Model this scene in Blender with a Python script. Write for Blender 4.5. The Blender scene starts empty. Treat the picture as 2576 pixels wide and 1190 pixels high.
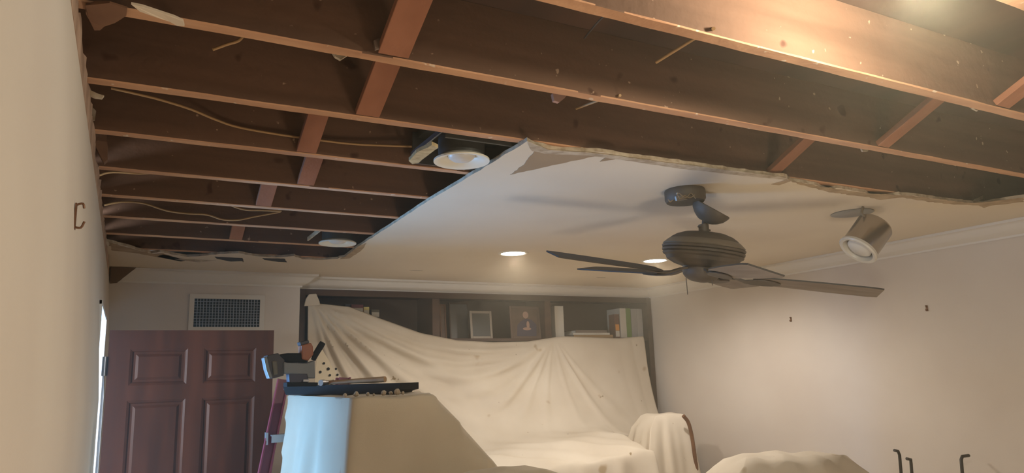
import bpy, bmesh, math, random
import numpy as np
from mathutils import Vector, Matrix
random.seed(7)
C = bpy.context.scene.collection
# ------------------------------------------------------------------ camera
F, YAW, PITCH, ROLL = 1804.77, 0.4931, 0.1902, -0.032
CAM = np.array([0.1288, 0.0, 1.7598])
def basis():
    cy, sy = math.cos(YAW), math.sin(YAW); cp, sp = math.cos(PITCH), math.sin(PITCH)
    f = np.array([sy*cp, cy*cp, sp]); r = np.array([cy, -sy, 0.]); u = np.cross(r, f)
    cr, sr = math.cos(ROLL), math.sin(ROLL)
    return r*cr+u*sr, -r*sr+u*cr, f
RV, UV, FV = basis()
cam = bpy.data.cameras.new('camera'); co = bpy.data.objects.new('camera', cam); C.objects.link(co)
M4 = Matrix.Identity(4)
for i in range(3):
    M4[i][0] = RV[i]; M4[i][1] = UV[i]; M4[i][2] = -FV[i]; M4[i][3] = CAM[i]
co.matrix_world = M4
cam.sensor_fit = 'HORIZONTAL'; cam.sensor_width = 36; cam.lens = F/2576*36; cam.clip_start = 0.01
bpy.context.scene.camera = co
def at(px, py, ax, v):
    """point of the place seen at photo pixel px,py on the plane axis ax = v"""
    d = RV*(px-1288)/F+UV*(595-py)/F+FV
    return Vector(CAM+d*((v-CAM[ax])/d[ax]))
# ------------------------------------------------------------------ light and exposure
vs = bpy.context.scene.view_settings
vs.view_transform = 'Standard'; vs.look = 'None'; vs.gamma = 1; vs.exposure = 1.30; vs.use_curve_mapping = False
w = bpy.data.worlds.new('world'); bpy.context.scene.world = w; w.use_nodes = True
w.node_tree.nodes['Background'].inputs[0].default_value = (0.6, 0.75, 1, 1)
w.node_tree.nodes['Background'].inputs[1].default_value = 0.6
def spot(name, loc, energy, col, size=150, blend=1.0, rad=.06, tgt=None):
    l = bpy.data.lights.new(name, 'SPOT'); l.energy = energy; l.color = col
    l.spot_size = math.radians(size); l.spot_blend = blend; l.shadow_soft_size = rad
    o = bpy.data.objects.new(name, l); C.objects.link(o); o.location = loc
    if tgt: o.rotation_euler = (Vector(tgt)-Vector(loc)).to_track_quat('-Z', 'Y').to_euler()
    return o
def area(name, loc, tgt, energy, col, sx, sy):
    l = bpy.data.lights.new(name, 'AREA'); l.shape = 'RECTANGLE'; l.size = sx; l.size_y = sy; l.energy = energy; l.color = col
    o = bpy.data.objects.new(name, l); C.objects.link(o); o.location = loc
    o.rotation_euler = (Vector(tgt)-Vector(loc)).to_track_quat('-Z', 'Y').to_euler()
    return o
def point(name, loc, energy, col, rad=.05):
    l = bpy.data.lights.new(name, 'POINT'); l.energy = energy; l.color = col; l.shadow_soft_size = rad
    o = bpy.data.objects.new(name, l); C.objects.link(o); o.location = loc
    return o
WARMW = (1, .90, .79); COOLW = (.93, .95, 1)
spot('downlight_lamp', (2.17, 3.76, 2.47), 24, WARMW, 172, .5)
spot('downlight_lamp_back_right', (3.23, 3.73, 2.47), 31.5, WARMW, 172, .6)
# lit cans in the part of the room beside and behind the camera
point('bare_lamp', (1.54, .79, 2.50), 14, (1, .95, .76), .06)
spot('downlight_lamp_rear_left', (1.1, -.75, 2.47), 66, WARMW, 160)
spot('downlight_lamp_rear_right', (3.23, -.75, 2.47), 52, WARMW, 160)
# unseen floor uplight, added to brighten the joists and ceiling from below
spot('added_uplight_beam', (1.75, .75, .52), 27, (1, .84, .66), 165, 1.0, .25, (1.8, 1.1, 2.5))
# daylight from the window of the hallway behind the open door
area('hall_window_daylight', (-1.15, 4.50, 1.15), (0.6, 3.1, 1.0), 95, (.19, .50, 1), 1.15, 1.2)
area('hall_window_daylight_far', (-1.6, 2.4, 1.75), (0.6, 4.6, 2.1), 45, (.85, .93, 1), 1.0, .5)
# ------------------------------------------------------------------ materials
def srgb(c):
    c = [x/255 for x in c]
    return tuple((x/12.92 if x <= .04045 else ((x+.055)/1.055)**2.4) for x in c)+(1,)
def mat(name, col, rough=.6, metal=0, col2=None, scale=(5, 5, 5), detail=4, bump=0, bscale=60, spec=.5, trans=0, emis=None, estr=0, ramp=(.35, .65)):
    m = bpy.data.materials.new(name); m.use_nodes = True; nt = m.node_tree; b = nt.nodes['Principled BSDF']
    b.inputs['Base Color'].default_value = srgb(col); b.inputs['Roughness'].default_value = rough
    b.inputs['Metallic'].default_value = metal; b.inputs['Specular IOR Level'].default_value = spec
    if trans: b.inputs['Transmission Weight'].default_value = trans
    if emis: b.inputs['Emission Color'].default_value = srgb(emis); b.inputs['Emission Strength'].default_value = estr
    tc = nt.nodes.new('ShaderNodeTexCoord')
    if col2:
        mp = nt.nodes.new('ShaderNodeMapping'); mp.inputs['Scale'].default_value = scale
        no = nt.nodes.new('ShaderNodeTexNoise'); no.inputs['Scale'].default_value = 1; no.inputs['Detail'].default_value = detail
        cr = nt.nodes.new('ShaderNodeValToRGB'); cr.color_ramp.elements[0].position = ramp[0]; cr.color_ramp.elements[1].position = ramp[1]
        cr.color_ramp.elements[0].color = srgb(col); cr.color_ramp.elements[1].color = srgb(col2)
        nt.links.new(tc.outputs['Object'], mp.inputs[0]); nt.links.new(mp.outputs[0], no.inputs['Vector'])
        nt.links.new(no.outputs['Fac'], cr.inputs[0]); nt.links.new(cr.outputs[0], b.inputs['Base Color'])
    if bump:
        n2 = nt.nodes.new('ShaderNodeTexNoise'); n2.inputs['Scale'].default_value = bscale; n2.inputs['Detail'].default_value = 3
        bp = nt.nodes.new('ShaderNodeBump'); bp.inputs['Strength'].default_value = bump; bp.inputs['Distance'].default_value = .01
        nt.links.new(tc.outputs['Object'], n2.inputs['Vector']); nt.links.new(n2.outputs['Fac'], bp.inputs['Height'])
        nt.links.new(bp.outputs[0], b.inputs['Normal'])
    return m
def add_spots(m, specs):
    """small stains: list of (noise scale, threshold, colour)"""
    nt = m.node_tree; b = nt.nodes['Principled BSDF']; tc = [n for n in nt.nodes if n.type == 'TEX_COORD'][0]
    for sc, th, col in specs:
        src = b.inputs['Base Color'].links[0].from_socket
        no = nt.nodes.new('ShaderNodeTexNoise'); no.inputs['Scale'].default_value = sc; no.inputs['Detail'].default_value = 2
        mr = nt.nodes.new('ShaderNodeMapRange'); mr.inputs['From Min'].default_value = th; mr.inputs['From Max'].default_value = th+.04
        mx = nt.nodes.new('ShaderNodeMix'); mx.data_type = 'RGBA'
        nt.links.new(tc.outputs['Object'], no.inputs['Vector']); nt.links.new(no.outputs['Fac'], mr.inputs['Value'])
        nt.links.new(mr.outputs[0], mx.inputs['Factor']); nt.links.new(src, mx.inputs['A']); mx.inputs['B'].default_value = srgb(col)
        nt.links.new(mx.outputs['Result'], b.inputs['Base Color'])
    return m
wall_m = mat('wall_paint', (214, 203, 190), .75, bump=.05, bscale=180, spec=.3, col2=(208, 196, 183), scale=(2, 2, 2))
ceil_m = mat('ceiling_paint', (222, 209, 188), .8, bump=.04, bscale=120, spec=.15, col2=(214, 200, 179), scale=(1.5, 1.5, 1.5))
trim_m = mat('white_trim', (218, 211, 200), .55, spec=.35)
torn_m = mat('torn_drywall_paper', (150, 126, 98), .9, col2=(176, 152, 122), scale=(14, 14, 14))
gyp_m = mat('gypsum_edge', (196, 180, 156), .95, col2=(160, 140, 115), scale=(30, 30, 30))
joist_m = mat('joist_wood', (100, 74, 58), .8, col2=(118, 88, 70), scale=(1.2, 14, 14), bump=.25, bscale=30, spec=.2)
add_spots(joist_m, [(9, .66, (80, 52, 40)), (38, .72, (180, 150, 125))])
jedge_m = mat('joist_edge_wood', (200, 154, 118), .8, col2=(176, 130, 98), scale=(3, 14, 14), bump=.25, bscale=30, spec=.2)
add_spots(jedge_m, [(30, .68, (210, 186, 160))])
brace_m = mat('brace_wood', (158, 106, 80), .8, col2=(138, 90, 66), scale=(10, 3, 10), bump=.2, bscale=40, spec=.2)
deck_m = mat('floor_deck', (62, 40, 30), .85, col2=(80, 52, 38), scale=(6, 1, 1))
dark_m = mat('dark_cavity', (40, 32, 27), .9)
cab_m = mat('cabinet_wood', (80, 60, 46), .55, col2=(66, 49, 38), scale=(1, 1, 12), spec=.4)
cab2_m = mat('cabinet_edge_wood', (92, 68, 52), .45, col2=(78, 57, 44), scale=(2, 2, 12), spec=.4)
door_m = mat('door_mahogany', (70, 37, 24), .42, col2=(52, 28, 19), scale=(14, 14, 1.2), spec=.12, bump=.03, bscale=50)
cloth_m = mat('drop_cloth', (212, 200, 181), .9, col2=(203, 190, 170), scale=(3, 3, 3), bump=.08, bscale=400, spec=.1)
add_spots(cloth_m, [(5, .71, (178, 158, 130)), (15, .735, (150, 132, 104)), (33, .79, (118, 98, 76))])
cloth2_m = mat('tan_drop_cloth', (196, 180, 156), .9, col2=(186, 170, 146), scale=(3, 3, 3), bump=.08, bscale=400, spec=.1)
add_spots(cloth2_m, [(6, .70, (166, 128, 108)), (26, .76, (116, 92, 70))])
spotcloth_m = mat('dotted_cream', (216, 200, 170), .85)
black_m = mat('black_plastic', (27, 26, 26), .85, col2=(36, 34, 33), scale=(8, 8, 8), spec=.15)
steel_m = mat('brushed_steel', (170, 165, 160), .28, metal=.9)
alu_m = mat('aluminium', (170, 172, 176), .35, metal=.7)
red_m = mat('ladder_red', (128, 50, 66), .45)
ham_m = mat('hammer_wood', (186, 142, 92), .6, col2=(160, 116, 70), scale=(20, 4, 4))
fan_m = mat('fan_bronze', (68, 57, 47), .6, metal=.05, col2=(78, 68, 58), scale=(10, 10, 10))
fan2_m = mat('fan_band', (112, 100, 86), .5, metal=.2)
blade_m = mat('blade_underside', (128, 114, 100), .6, col2=(104, 90, 78), scale=(3, 22, 6), detail=6)
bedge_m = mat('blade_edge', (40, 33, 28), .6)
white_m = mat('white_plastic', (228, 222, 206), .5)
lens_m = mat('lens_glow', (255, 255, 250), .5, emis=(255, 246, 232), estr=14)
lens2_m = mat('lens_glow_cool', (255, 255, 255), .5, emis=(236, 242, 255), estr=14)
bulb_m = mat('bulb_glow', (255, 230, 190), .5, emis=(255, 220, 170), estr=20)
bulboff_m = mat('frosted_lens', (205, 200, 192), .35)
cable_m = mat('cable_sheath', (176, 138, 92), .6)
galv_m = mat('galvanised', (120, 126, 134), .35, metal=.8)
canister_m = mat('grey_housing', (74, 72, 68), .5, metal=.3)
grille_m = mat('grille_grey', (150, 152, 156), .5)
hook_m = mat('hook_brass', (122, 86, 62), .45, metal=.4)
floor_m = mat('floor_boards', (196, 176, 148), .6, col2=(180, 160, 132), scale=(1, 12, 1))
orange_m = mat('battery_orange', (160, 92, 54), .5)
grey_m = mat('tool_grey', (120, 118, 116), .5, metal=.3)
paper_m = mat('book_white', (214, 208, 194), .7, col2=(200, 194, 180), scale=(6, 6, 2))
green_m = mat('book_green', (112, 142, 74), .6)
bgrey_m = mat('book_grey', (166, 164, 160), .6)
tan_m = mat('book_tan', (176, 146, 104), .7)
yel_m = mat('yellow_box', (214, 196, 120), .6)
maroon_m = mat('maroon_cover', (112, 56, 58), .6)
oran2_m = mat('orange_label', (222, 150, 62), .6)
brn_m = mat('brown_wood', (120, 82, 54), .5, col2=(100, 66, 42), scale=(4, 4, 20))
mats_pic = mat('picture_dark', (66, 62, 50), .35)
silver_m = mat('frame_pale', (150, 138, 122), .4, metal=.2)
purp_m = mat('picture_suit', (78, 70, 86), .5)
skin_m = mat('picture_skin', (184, 148, 128), .5)
pbg_m = mat('picture_ground', (112, 90, 74), .5, col2=(92, 74, 62), scale=(9, 9, 9))
glow_m = mat('mirror_glass', (110, 106, 100), .4, metal=.3)
rod_m = mat('black_iron', (48, 44, 42), .5, metal=.4)
# ------------------------------------------------------------------ mesh helpers
class MB:
    def __init__(s): s.v = []; s.f = []
    def add(s, vs, fs):
        n = len(s.v); s.v += [tuple(x) for x in vs]; s.f += [tuple(i+n for i in f) for f in fs]; return s
    def box(s, a, b, M=None, taper=1):
        (x0, y0, z0), (x1, y1, z1) = a, b
        vs = [Vector(p) for p in [(x0, y0, z0), (x1, y0, z0), (x1, y1, z0), (x0, y1, z0), (x0, y0, z1), (x1, y0, z1), (x1, y1, z1), (x0, y1, z1)]]
        if M: vs = [M @ v for v in vs]
        return s.add(vs, [(0, 3, 2, 1), (4, 5, 6, 7), (0, 1, 5, 4), (1, 2, 6, 5), (2, 3, 7, 6), (3, 0, 4, 7)])
    def bar(s, p, q, wx, wy, up=(0, 0, 1)):
        p = Vector(p); q = Vector(q); d = (q-p); L = d.length; d.normalize()
        sx = d.cross(Vector(up))
        if sx.length < 1e-4: sx = d.cross(Vector((1, 0, 0)))
        sx.normalize(); sy = sx.cross(d)
        M = Matrix((sx, sy, d)).transposed().to_4x4(); M.translation = p
        return s.box((-wx/2, -wy/2, 0), (wx/2, wy/2, L), M)
    def tube(s, pts, r, n=10, cap=True, sm=6):
        pts = [Vector(p) for p in pts]
        if sm and len(pts) > 2: pts = catmull(pts, sm)
        rs = r if isinstance(r, list) else [r]*len(pts)
        if isinstance(r, list) and len(r) != len(pts): rs = list(np.interp(np.linspace(0, 1, len(pts)), np.linspace(0, 1, len(r)), r))
        vs = []; pu = None
        for i, p in enumerate(pts):
            d = (pts[min(i+1, len(pts)-1)]-pts[max(i-1, 0)]).normalized()
            if pu is None: pu = d.orthogonal().normalized()
            pu = (pu-d*pu.dot(d)).normalized(); pv = d.cross(pu)
            vs += [p+(pu*math.cos(a)+pv*math.sin(a))*rs[i] for a in [2*math.pi*k/n for k in range(n)]]
        fs = [(i*n+k, i*n+(k+1) % n, (i+1)*n+(k+1) % n, (i+1)*n+k) for i in range(len(pts)-1) for k in range(n)]
        if cap: fs += [tuple(range(n))[::-1], tuple(range((len(pts)-1)*n, len(pts)*n))]
        return s.add(vs, fs)
    def lathe(s, prof, n=40, M=None, cap=True):
        vs = [Vector((r*math.cos(2*math.pi*k/n), r*math.sin(2*math.pi*k/n), z)) for r, z in prof for k in range(n)]
        if M: vs = [M @ v for v in vs]
        fs = [(i*n+k, i*n+(k+1) % n, (i+1)*n+(k+1) % n, (i+1)*n+k) for i in range(len(prof)-1) for k in range(n)]
        if cap: fs += [tuple(range(n))[::-1], tuple(range((len(prof)-1)*n, len(prof)*n))]
        return s.add(vs, fs)
    def poly(s, pts, dz, axis=2, sign=1):
        """prism from a 3D outline extruded along axis by dz"""
        n = len(pts); off = Vector((0, 0, 0)); off[axis] = dz
        a = [Vector(p) for p in pts]; b = [p+off for p in a]
        return s.add(a+b, [tuple(range(n))[::-1], tuple(range(n, 2*n))]+[(i, (i+1) % n, n+(i+1) % n, n+i) for i in range(n)])
    def build(s, name, m, parent=None, smooth=False, bevel=0, tri=False):
        me = bpy.data.meshes.new(name); me.from_pydata(s.v, [], s.f); me.update()
        bm = bmesh.new(); bm.from_mesh(me)
        if tri: bmesh.ops.triangulate(bm, faces=[f for f in bm.faces if len(f.verts) > 4], ngon_method='EAR_CLIP')
        bmesh.ops.recalc_face_normals(bm, faces=bm.faces); bm.to_mesh(me); bm.free()
        ms = m if isinstance(m, (list, tuple)) else [m]
        for x in ms: me.materials.append(x)
        if smooth:
            for p in me.polygons: p.use_smooth = True
            me.set_sharp_from_angle(angle=math.radians(smooth if smooth > 1 else 50))
        o = bpy.data.objects.new(name, me); C.objects.link(o)
        if parent: o.parent = parent
        if bevel:
            bv = o.modifiers.new('bevel', 'BEVEL'); bv.width = bevel; bv.segments = 2; bv.limit_method = 'ANGLE'
        return o
def catmull(p, k):
    out = []
    q = [p[0]*2-p[1]]+p+[p[-1]*2-p[-2]]
    for i in range(1, len(q)-2):
        for j in range(k):
            t = j/k; a, b, c, d = q[i-1], q[i], q[i+1], q[i+2]
            out.append(.5*((2*b)+(c-a)*t+(2*a-5*b+4*c-d)*t*t+(3*b-a-3*c+d)*t**3))
    out.append(p[-1]); return out
def tag(o, label=None, cat=None, group=None, kind=None):
    if label: o['label'] = label
    if cat: o['category'] = cat
    if group: o['group'] = group
    if kind: o['kind'] = kind
    return o
def thing(name, loc, label, cat, group=None, M=None, kind=None):
    o = bpy.data.objects.new(name, None); C.objects.link(o); o.empty_display_size = .05
    if M: o.matrix_world = M
    else: o.location = loc
    return tag(o, label, cat, group, kind)
def struct(o, label=None, cat=None): return tag(o, label, cat, None, 'structure')
def jag(pts, amp, step=.03, dim=(0, 1)):
    out = []
    for a, b in zip(pts[:-1], pts[1:]):
        n = max(1, int((b-a).length/step))
        for i in range(n):
            p = a+(b-a)*(i/n)
            if i: p = p+Vector((random.uniform(-amp, amp), random.uniform(-amp, amp), 0))
            out.append(p)
    out.append(pts[-1]); return out
# ================================================================== SETTING
ZC = 2.487; XR = 4.33; YB = 5.09; YA = 5.20; H0, H1 = 3.20, 3.985   # door opening in left wall
YN = -2.6
def wx(z): return .06*min(max(2.5-z, 0), .78)
# left wall with its doorway (the plaster leans very slightly)
wl = MB()
def lw(y0, y1, z0, z1):
    zs = [z for z in (z0, 1.72, z1) if z0 <= z <= z1]; zs = sorted(set(zs))
    for a, b in zip(zs[:-1], zs[1:]):
        vs = [(wx(a), y0, a), (wx(a), y1, a), (-.12, y1, a), (-.12, y0, a), (wx(b), y0, b), (wx(b), y1, b), (-.12, y1, b), (-.12, y0, b)]
        wl.add(vs, [(0, 3, 2, 1), (4, 5, 6, 7), (0, 1, 5, 4), (1, 2, 6, 5), (2, 3, 7, 6), (3, 0, 4, 7)])
lw(YN, H0, 0, 2.43); lw(H1, YB+.3, 0, 2.43); lw(H0, H1, 2.095, 2.43)
wallL = struct(wl.build('wall_left', wall_m), 'cream painted left wall close to the camera with a doorway near the far end', 'wall')
# ragged plaster strip above, where the crown moulding was pulled off
e = [Vector((0.0, y, 2.5+random.uniform(-.02, .008))) for y in np.arange(-1.0, 5.09, .045)]
sv = []; 
for p in e: sv += [(wx(2.43)+.001, p.y, 2.43), (.004+random.uniform(-.002, .006), p.y+random.uniform(-.012, .012), p.z), (-.05, p.y, p.z), (-.05, p.y, 2.43)]
ns = len(e)
s = MB().add(sv, [(i*4+a, i*4+b, i*4+4+b, i*4+4+a) for i in range(ns-1) for a, b in ((0, 1), (1, 2), (2, 3), (3, 0))])
rawp_m = mat('bare_plaster', (190, 160, 138), .9, col2=(150, 122, 102), scale=(12, 12, 12), bump=.3, bscale=60)
tag(s.build('torn_plaster_edge', rawp_m, wallL), 'bare tan plaster strip left where moulding was torn off')
up = MB().box((-.3, -1.0, 2.5), (-.06, YB+.3, 2.75)); up.build('upper_plate', joist_m, wallL)
for (px, py, l) in [(165, 22, .02), (190, 187, .012), (240, 585, .05)]:
    pass
# back wall, left part (stands slightly forward) and alcove behind the bookcase
b = MB().box((-.12, YB, 0), (1.172, YB+.45, 2.75)); struct(b.build('wall_back', wall_m), 'pale back wall between the door and the bookcase, with a vent', 'wall')
b = MB().box((1.172, 5.56, 0), (XR+.1, 5.68, 2.75)).box((1.172, YA, 2.415), (XR+.1, 5.56, 2.75)); struct(b.build('wall_alcove', wall_m), 'back wall above and behind the built-in bookcase', 'wall')
b = MB().box((XR, YN, 0), (XR+.12, 5.68, 2.75)); struct(b.build('wall_right', wall_m), 'cream painted right wall lit by a downlight', 'wall')
b = MB().box((-.12, YN-.12, 0), (XR+.12, YN, 2.75)); struct(b.build('wall_front', wall_m), 'wall behind the camera', 'wall')
b = MB().box((-2.2, YN-.12, -.05), (XR+.12, 5.8, 0)); struct(b.build('floor', floor_m), 'pale board floor', 'floor')
# hallway behind the doorway
b = MB().box((-2.2, 1.2, 2.5), (-.12, 5.8, 2.55)); struct(b.build('ceiling_hall', ceil_m), 'white hallway ceiling beyond the door', 'ceiling')
b = MB().box((-2.2, 1.1, 0), (-.12, 1.2, 2.55)).box((-2.2, 5.7, 0), (-.12, 5.8, 2.55)).box((-2.3, 1.1, 0), (-2.2, 5.8, 2.55))
struct(b.build('wall_hall', wall_m), 'pale hallway walls beyond the open door', 'wall')
# upper deck over the joists and rear ceiling
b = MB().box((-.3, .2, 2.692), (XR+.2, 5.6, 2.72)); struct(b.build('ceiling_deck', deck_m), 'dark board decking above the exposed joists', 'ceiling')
b = MB().box((-.1, YN, ZC), (XR+.05, .28, 2.5)); struct(b.build('ceiling_rear', ceil_m), 'painted ceiling behind the camera', 'ceiling')
# remaining drywall ceiling, L shaped, with torn edges
def cp(px, py, z=ZC): return at(px, py, 2, z)
cutp = [cp(870, 644), cp(905, 617), cp(945, 592), cp(1000, 557), cp(1091, 497), cp(1207, 428), cp(1326, 355)]
cut = []
for a, b_ in zip(cutp[:-1], cutp[1:]):
    n = max(1, int((b_-a).length/.05))
    cut += [a+(b_-a)*(i/n)+Vector((random.uniform(-.003, .003), 0, 0)) for i in range(n)]
front = jag([cp(*q) for q in [(1326, 355), (1345, 366), (1395, 377), (1450, 380), (1520, 384), (1560, 392), (1640, 401), (1750, 416), (1860, 432), (1980, 446), (1990, 455), (2035, 463), (2060, 468), (2085, 479), (2105, 473), (2180, 486), (2200, 497), (2230, 495), (2262, 489), (2330, 497), (2400, 506), (2450, 512), (2475, 513), (2500, 507), (2576, 496)]]+[Vector((XR-.3, 1.62, ZC)), Vector((XR, 1.55, ZC))], .006, .025)
back = jag([cp(*q) for q in [(272, 607), (292, 613), (330, 623), (352, 630), (380, 637), (403, 634), (430, 640), (470, 646), (500, 645), (552, 639), (600, 637), (640, 644), (690, 648), (740, 644), (760, 652), (810, 654), (850, 651), (870, 644)]], .008, .025)
back[0].x = -.01
outl = back[:-1]+cut+front+[Vector((XR, YA+.02, ZC)), Vector((1.172, YA+.02, ZC)), Vector((1.172, YB+.01, ZC)), Vector((-.01, YB+.01, ZC))]
cl = MB().poly(outl, .013).build('ceiling', [ceil_m, gyp_m], tri=True)
for p in cl.data.polygons:
    if abs(p.normal.z) < .5: p.material_index = 1
struct(cl, 'off-white drywall ceiling still standing, with torn edges, holding the fan', 'ceiling')
# torn paper facing: tan areas along the front edge
def patch(name, px, z=ZC-.0015, m=torn_m, parent=cl, th=.0012, label=None, j=.003):
    pts = jag([cp(*q, z) for q in px]+[cp(*px[0], z)], j, .02)[:-1]
    o = MB().poly(pts, th).build(name, m, parent, tri=True)
    if label: o['label'] = label
    return o
tan_cl = mat('kraft_tan', (160, 136, 106), .9, col2=(148, 124, 96), scale=(4, 4, 4))
patch('torn_paper_patch', [(1283, 440), (1318, 415), (1343, 383), (1340, 368), (1400, 379), (1470, 384), (1522, 388), (1400, 414)], m=tan_cl, label='tan triangle of bare paper where the white face tore off')
patch('torn_paper_patch', [(1509, 407), (1525, 396), (1558, 392), (1560, 398)], m=tan_cl)
patch('torn_paper_patch', [(1328, 356), (1380, 377), (1500, 386), (1560, 393), (1660, 407), (1800, 424), (1978, 447), (1985, 454), (1850, 440), (1700, 423), (1560, 402), (1480, 391), (1370, 387), (1338, 380)], z=ZC-.003, m=gyp_m)
patch('torn_paper_patch', [(1990, 456), (2060, 469), (2180, 487), (2300, 494), (2440, 511), (2490, 508), (2576, 497), (2576, 508), (2490, 518), (2475, 523), (2462, 517), (2400, 515), (2330, 507), (2270, 497), (2215, 503), (2200, 499), (2150, 492), (2085, 484), (2030, 469)], m=torn_m, j=.006)
patch('torn_paper_patch', [(1988, 449), (1940, 464), (1960, 466), (1990, 456)], m=torn_m, j=.002)
patch('torn_paper_patch', [(275, 610), (300, 617), (352, 631), (385, 640), (410, 637), (440, 648), (475, 655), (440, 655), (385, 645), (340, 637), (280, 630)], m=torn_m, j=.006)
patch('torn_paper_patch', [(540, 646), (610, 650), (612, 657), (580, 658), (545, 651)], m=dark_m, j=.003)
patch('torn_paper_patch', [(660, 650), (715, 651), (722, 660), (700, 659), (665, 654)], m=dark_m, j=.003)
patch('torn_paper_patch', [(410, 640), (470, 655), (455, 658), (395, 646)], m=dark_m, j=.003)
patch('torn_paper_patch', [(855, 652), (880, 650), (912, 628), (922, 612), (905, 618), (872, 643)], m=torn_m, j=.004)
for px, py, w_ in [(1047, 681, .1), (1512, 698, .09)]:
    q = cp(px, py, ZC-.001)
    MB().lathe([(.001, 0), (w_*.5, 0), (w_*.5, .0008), (.001, .0008)], 24, Matrix.Translation(q) @ Matrix.Diagonal((1, .25, 1, 1))).build('faint_stain', mat('stain', (176, 162, 146), .9), cl)
# hanging flaps of torn paper
def flap(pts, name='torn_flap', m=gyp_m, parent=cl):
    P_ = [Vector(p) for p in pts]; o = MB().poly(P_, .003, axis=1).build(name, m, parent, tri=True); return o
def f3(px, y): return at(px[0], px[1], 1, y)
flap([f3(q, 4.57) for q in [(400, 634), (425, 636), (470, 650), (500, 654), (540, 650), (600, 637), (650, 645), (600, 642), (545, 655), (500, 660), (440, 652)]])
flap([f3(q, 4.55) for q in [(590, 640), (612, 641), (620, 650), (612, 660), (604, 652), (560, 652), (552, 645)]])
flap([f3(q, 4.55) for q in [(690, 648), (760, 650), (800, 655), (740, 658), (700, 655)]])
# crown mouldings (a swept profile, mitred at the corners)
prof = [(0, 2.405), (.012, 2.403), (.014, 2.414), (.03, 2.422), (.055, 2.437), (.078, 2.460), (.088, 2.470), (.105, 2.472), (.105, ZC-.0005), (0, ZC-.0005)]
def crown(name, path, label, startcut=None):
    n = len(prof); vs = []
    P2 = [Vector(p) for p in path]
    for i, p in enumerate(P2):
        d0 = (P2[i]-P2[i-1]).normalized() if i else None
        d1 = (P2[i+1]-P2[i]).normalized() if i < len(P2)-1 else None
        n0 = Vector((d0.y, -d0.x)) if d0 else None; n1 = Vector((d1.y, -d1.x)) if d1 else None
        if n0 and n1: m_ = (n0+n1); m_ = m_/(m_.dot(n0))
        else: m_ = n0 or n1
        for o_, z in prof:
            q = p+m_*o_
            if i == 0 and startcut: q.x += startcut*o_
            vs.append((q.x, q.y, z))
    fs = [(i*n+k, i*n+(k+1) % n, (i+1)*n+(k+1) % n, (i+1)*n+k) for i in range(len(P2)-1) for k in range(n)]
    fs += [tuple(range(n)), tuple(range((len(P2)-1)*n, len(P2)*n))[::-1]]
    return struct(MB().add(vs, fs).build(name, trim_m, smooth=40), label, 'moulding')
crown('trim_1', [(.045, YB), (1.172, YB), (1.172, YA), (XR, YA), (XR, .9)], 'white crown moulding along the back and right walls', startcut=.95)
MB().poly([(.02, YB-.004, 2.405), (.035, YB-.004, 2.40), (.115, YB-.10, ZC-.002), (.02, YB-.10, ZC-.002)], .002, 1)
o = MB().add([(.012, YB-.002, 2.395), (.05, YB-.002, 2.40), (.15, YB-.112, ZC-.002), (.012, YB-.112, ZC-.002), (.012, YB-.001, ZC-.001), (.15, YB-.001, ZC-.001)], [(0, 1, 2, 3), (0, 4, 5, 1), (2, 5, 4, 3), (1, 5, 2), (0, 3, 4)]).build('trim_2', mat('raw_wood_gap', (104, 84, 68), .9))
struct(o, 'dark triangular gap in the corner where the crown moulding was cut away', 'gap')
# door casing / jamb seen in the doorway
cs = MB()
cs.box((-.13, H1-.012, 0), (.035, H1, 2.095)).box((-.13, H0, 0), (.035, H0+.015, 2.095)).box((-.13, H0, 2.08), (.033, H1, 2.096)).box((-.06, H1-.03, 0), (-.02, H1-.012, 2.08))
struct(cs.build('trim_3', mat('white_jamb', (228, 228, 228), .4)), 'white door jamb bright with daylight beside the door hinge', 'door frame')
# ------------------------------------------------------------------ door leaf
DY = 3.98; dx0, dx1 = .052, .812; dz1 = 2.03
door = thing('door_1', (dx0, DY, 0), 'dark mahogany panelled door standing open into the room', 'door', kind='structure')
def dl(mb): 
    mb.v = [(x-dx0, y-DY, z) for x, y, z in mb.v]; return mb
colsx = [(dx0, .145), (.40, .475), (.725, dx1)]
rows = [(0, .22), (.80, .93), (1.695, 1.765), (1.94, dz1)]
d = MB()
for a, b_ in colsx: d.box((a, DY-.018, 0), (b_, DY+.018, dz1))
for a, b_ in rows:
    d.box((.145, DY-.018, a), (.40, DY+.018, b_)).box((.475, DY-.018, a), (.725, DY+.018, b_))
dl(d).build('door_frame', door_m, door)
def dpanel(x0, x1, z0, z1):
    m_ = MB()
    rings = [(0, -.018), (.010, -.013), (.016, -.006), (.026, -.006), (.038, -.013), (.040, -.013)]
    vs = []
    for o_, y in rings: vs += [(x0+o_, DY+y, z0+o_), (x1-o_, DY+y, z0+o_), (x1-o_, DY+y, z1-o_), (x0+o_, DY+y, z1-o_)]
    fs = [(i*4+k, i*4+(k+1) % 4, i*4+4+(k+1) % 4, i*4+4+k) for i in range(len(rings)-1) for k in range(4)]+[(20, 21, 22, 23)]
    m_.add(vs, fs); m_.box((x0, DY, z0), (x1, DY+.012, z1))
    dl(m_).build('door_panel', door_m, door)
for z0, z1 in ((.22, .80), (.93, 1.695), (1.765, 1.94)):
    dpanel(.145, .40, z0, z1); dpanel(.475, .725, z0, z1)
for z in (.25, 1.0, 1.86):
    h = MB().box((.03, DY-.016, z-.045), (.054, DY-.010, z+.045)).tube([(.045, DY-.022, z-.045), (.045, DY-.022, z+.045)], .006, sm=0)
    dl(h).build('hinge', mat('hinge_dark', (52, 46, 42), .4, metal=.5), door)
kn = MB().lathe([(.028, 0), (.03, .005), (.012, .01), (.012, .03), (.028, .042), (.03, .055), (.018, .064), (.001, .066)], 24, Matrix.Translation((.765, DY-.018, .92)) @ Matrix.Rotation(math.pi/2, 4, 'X'))
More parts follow.
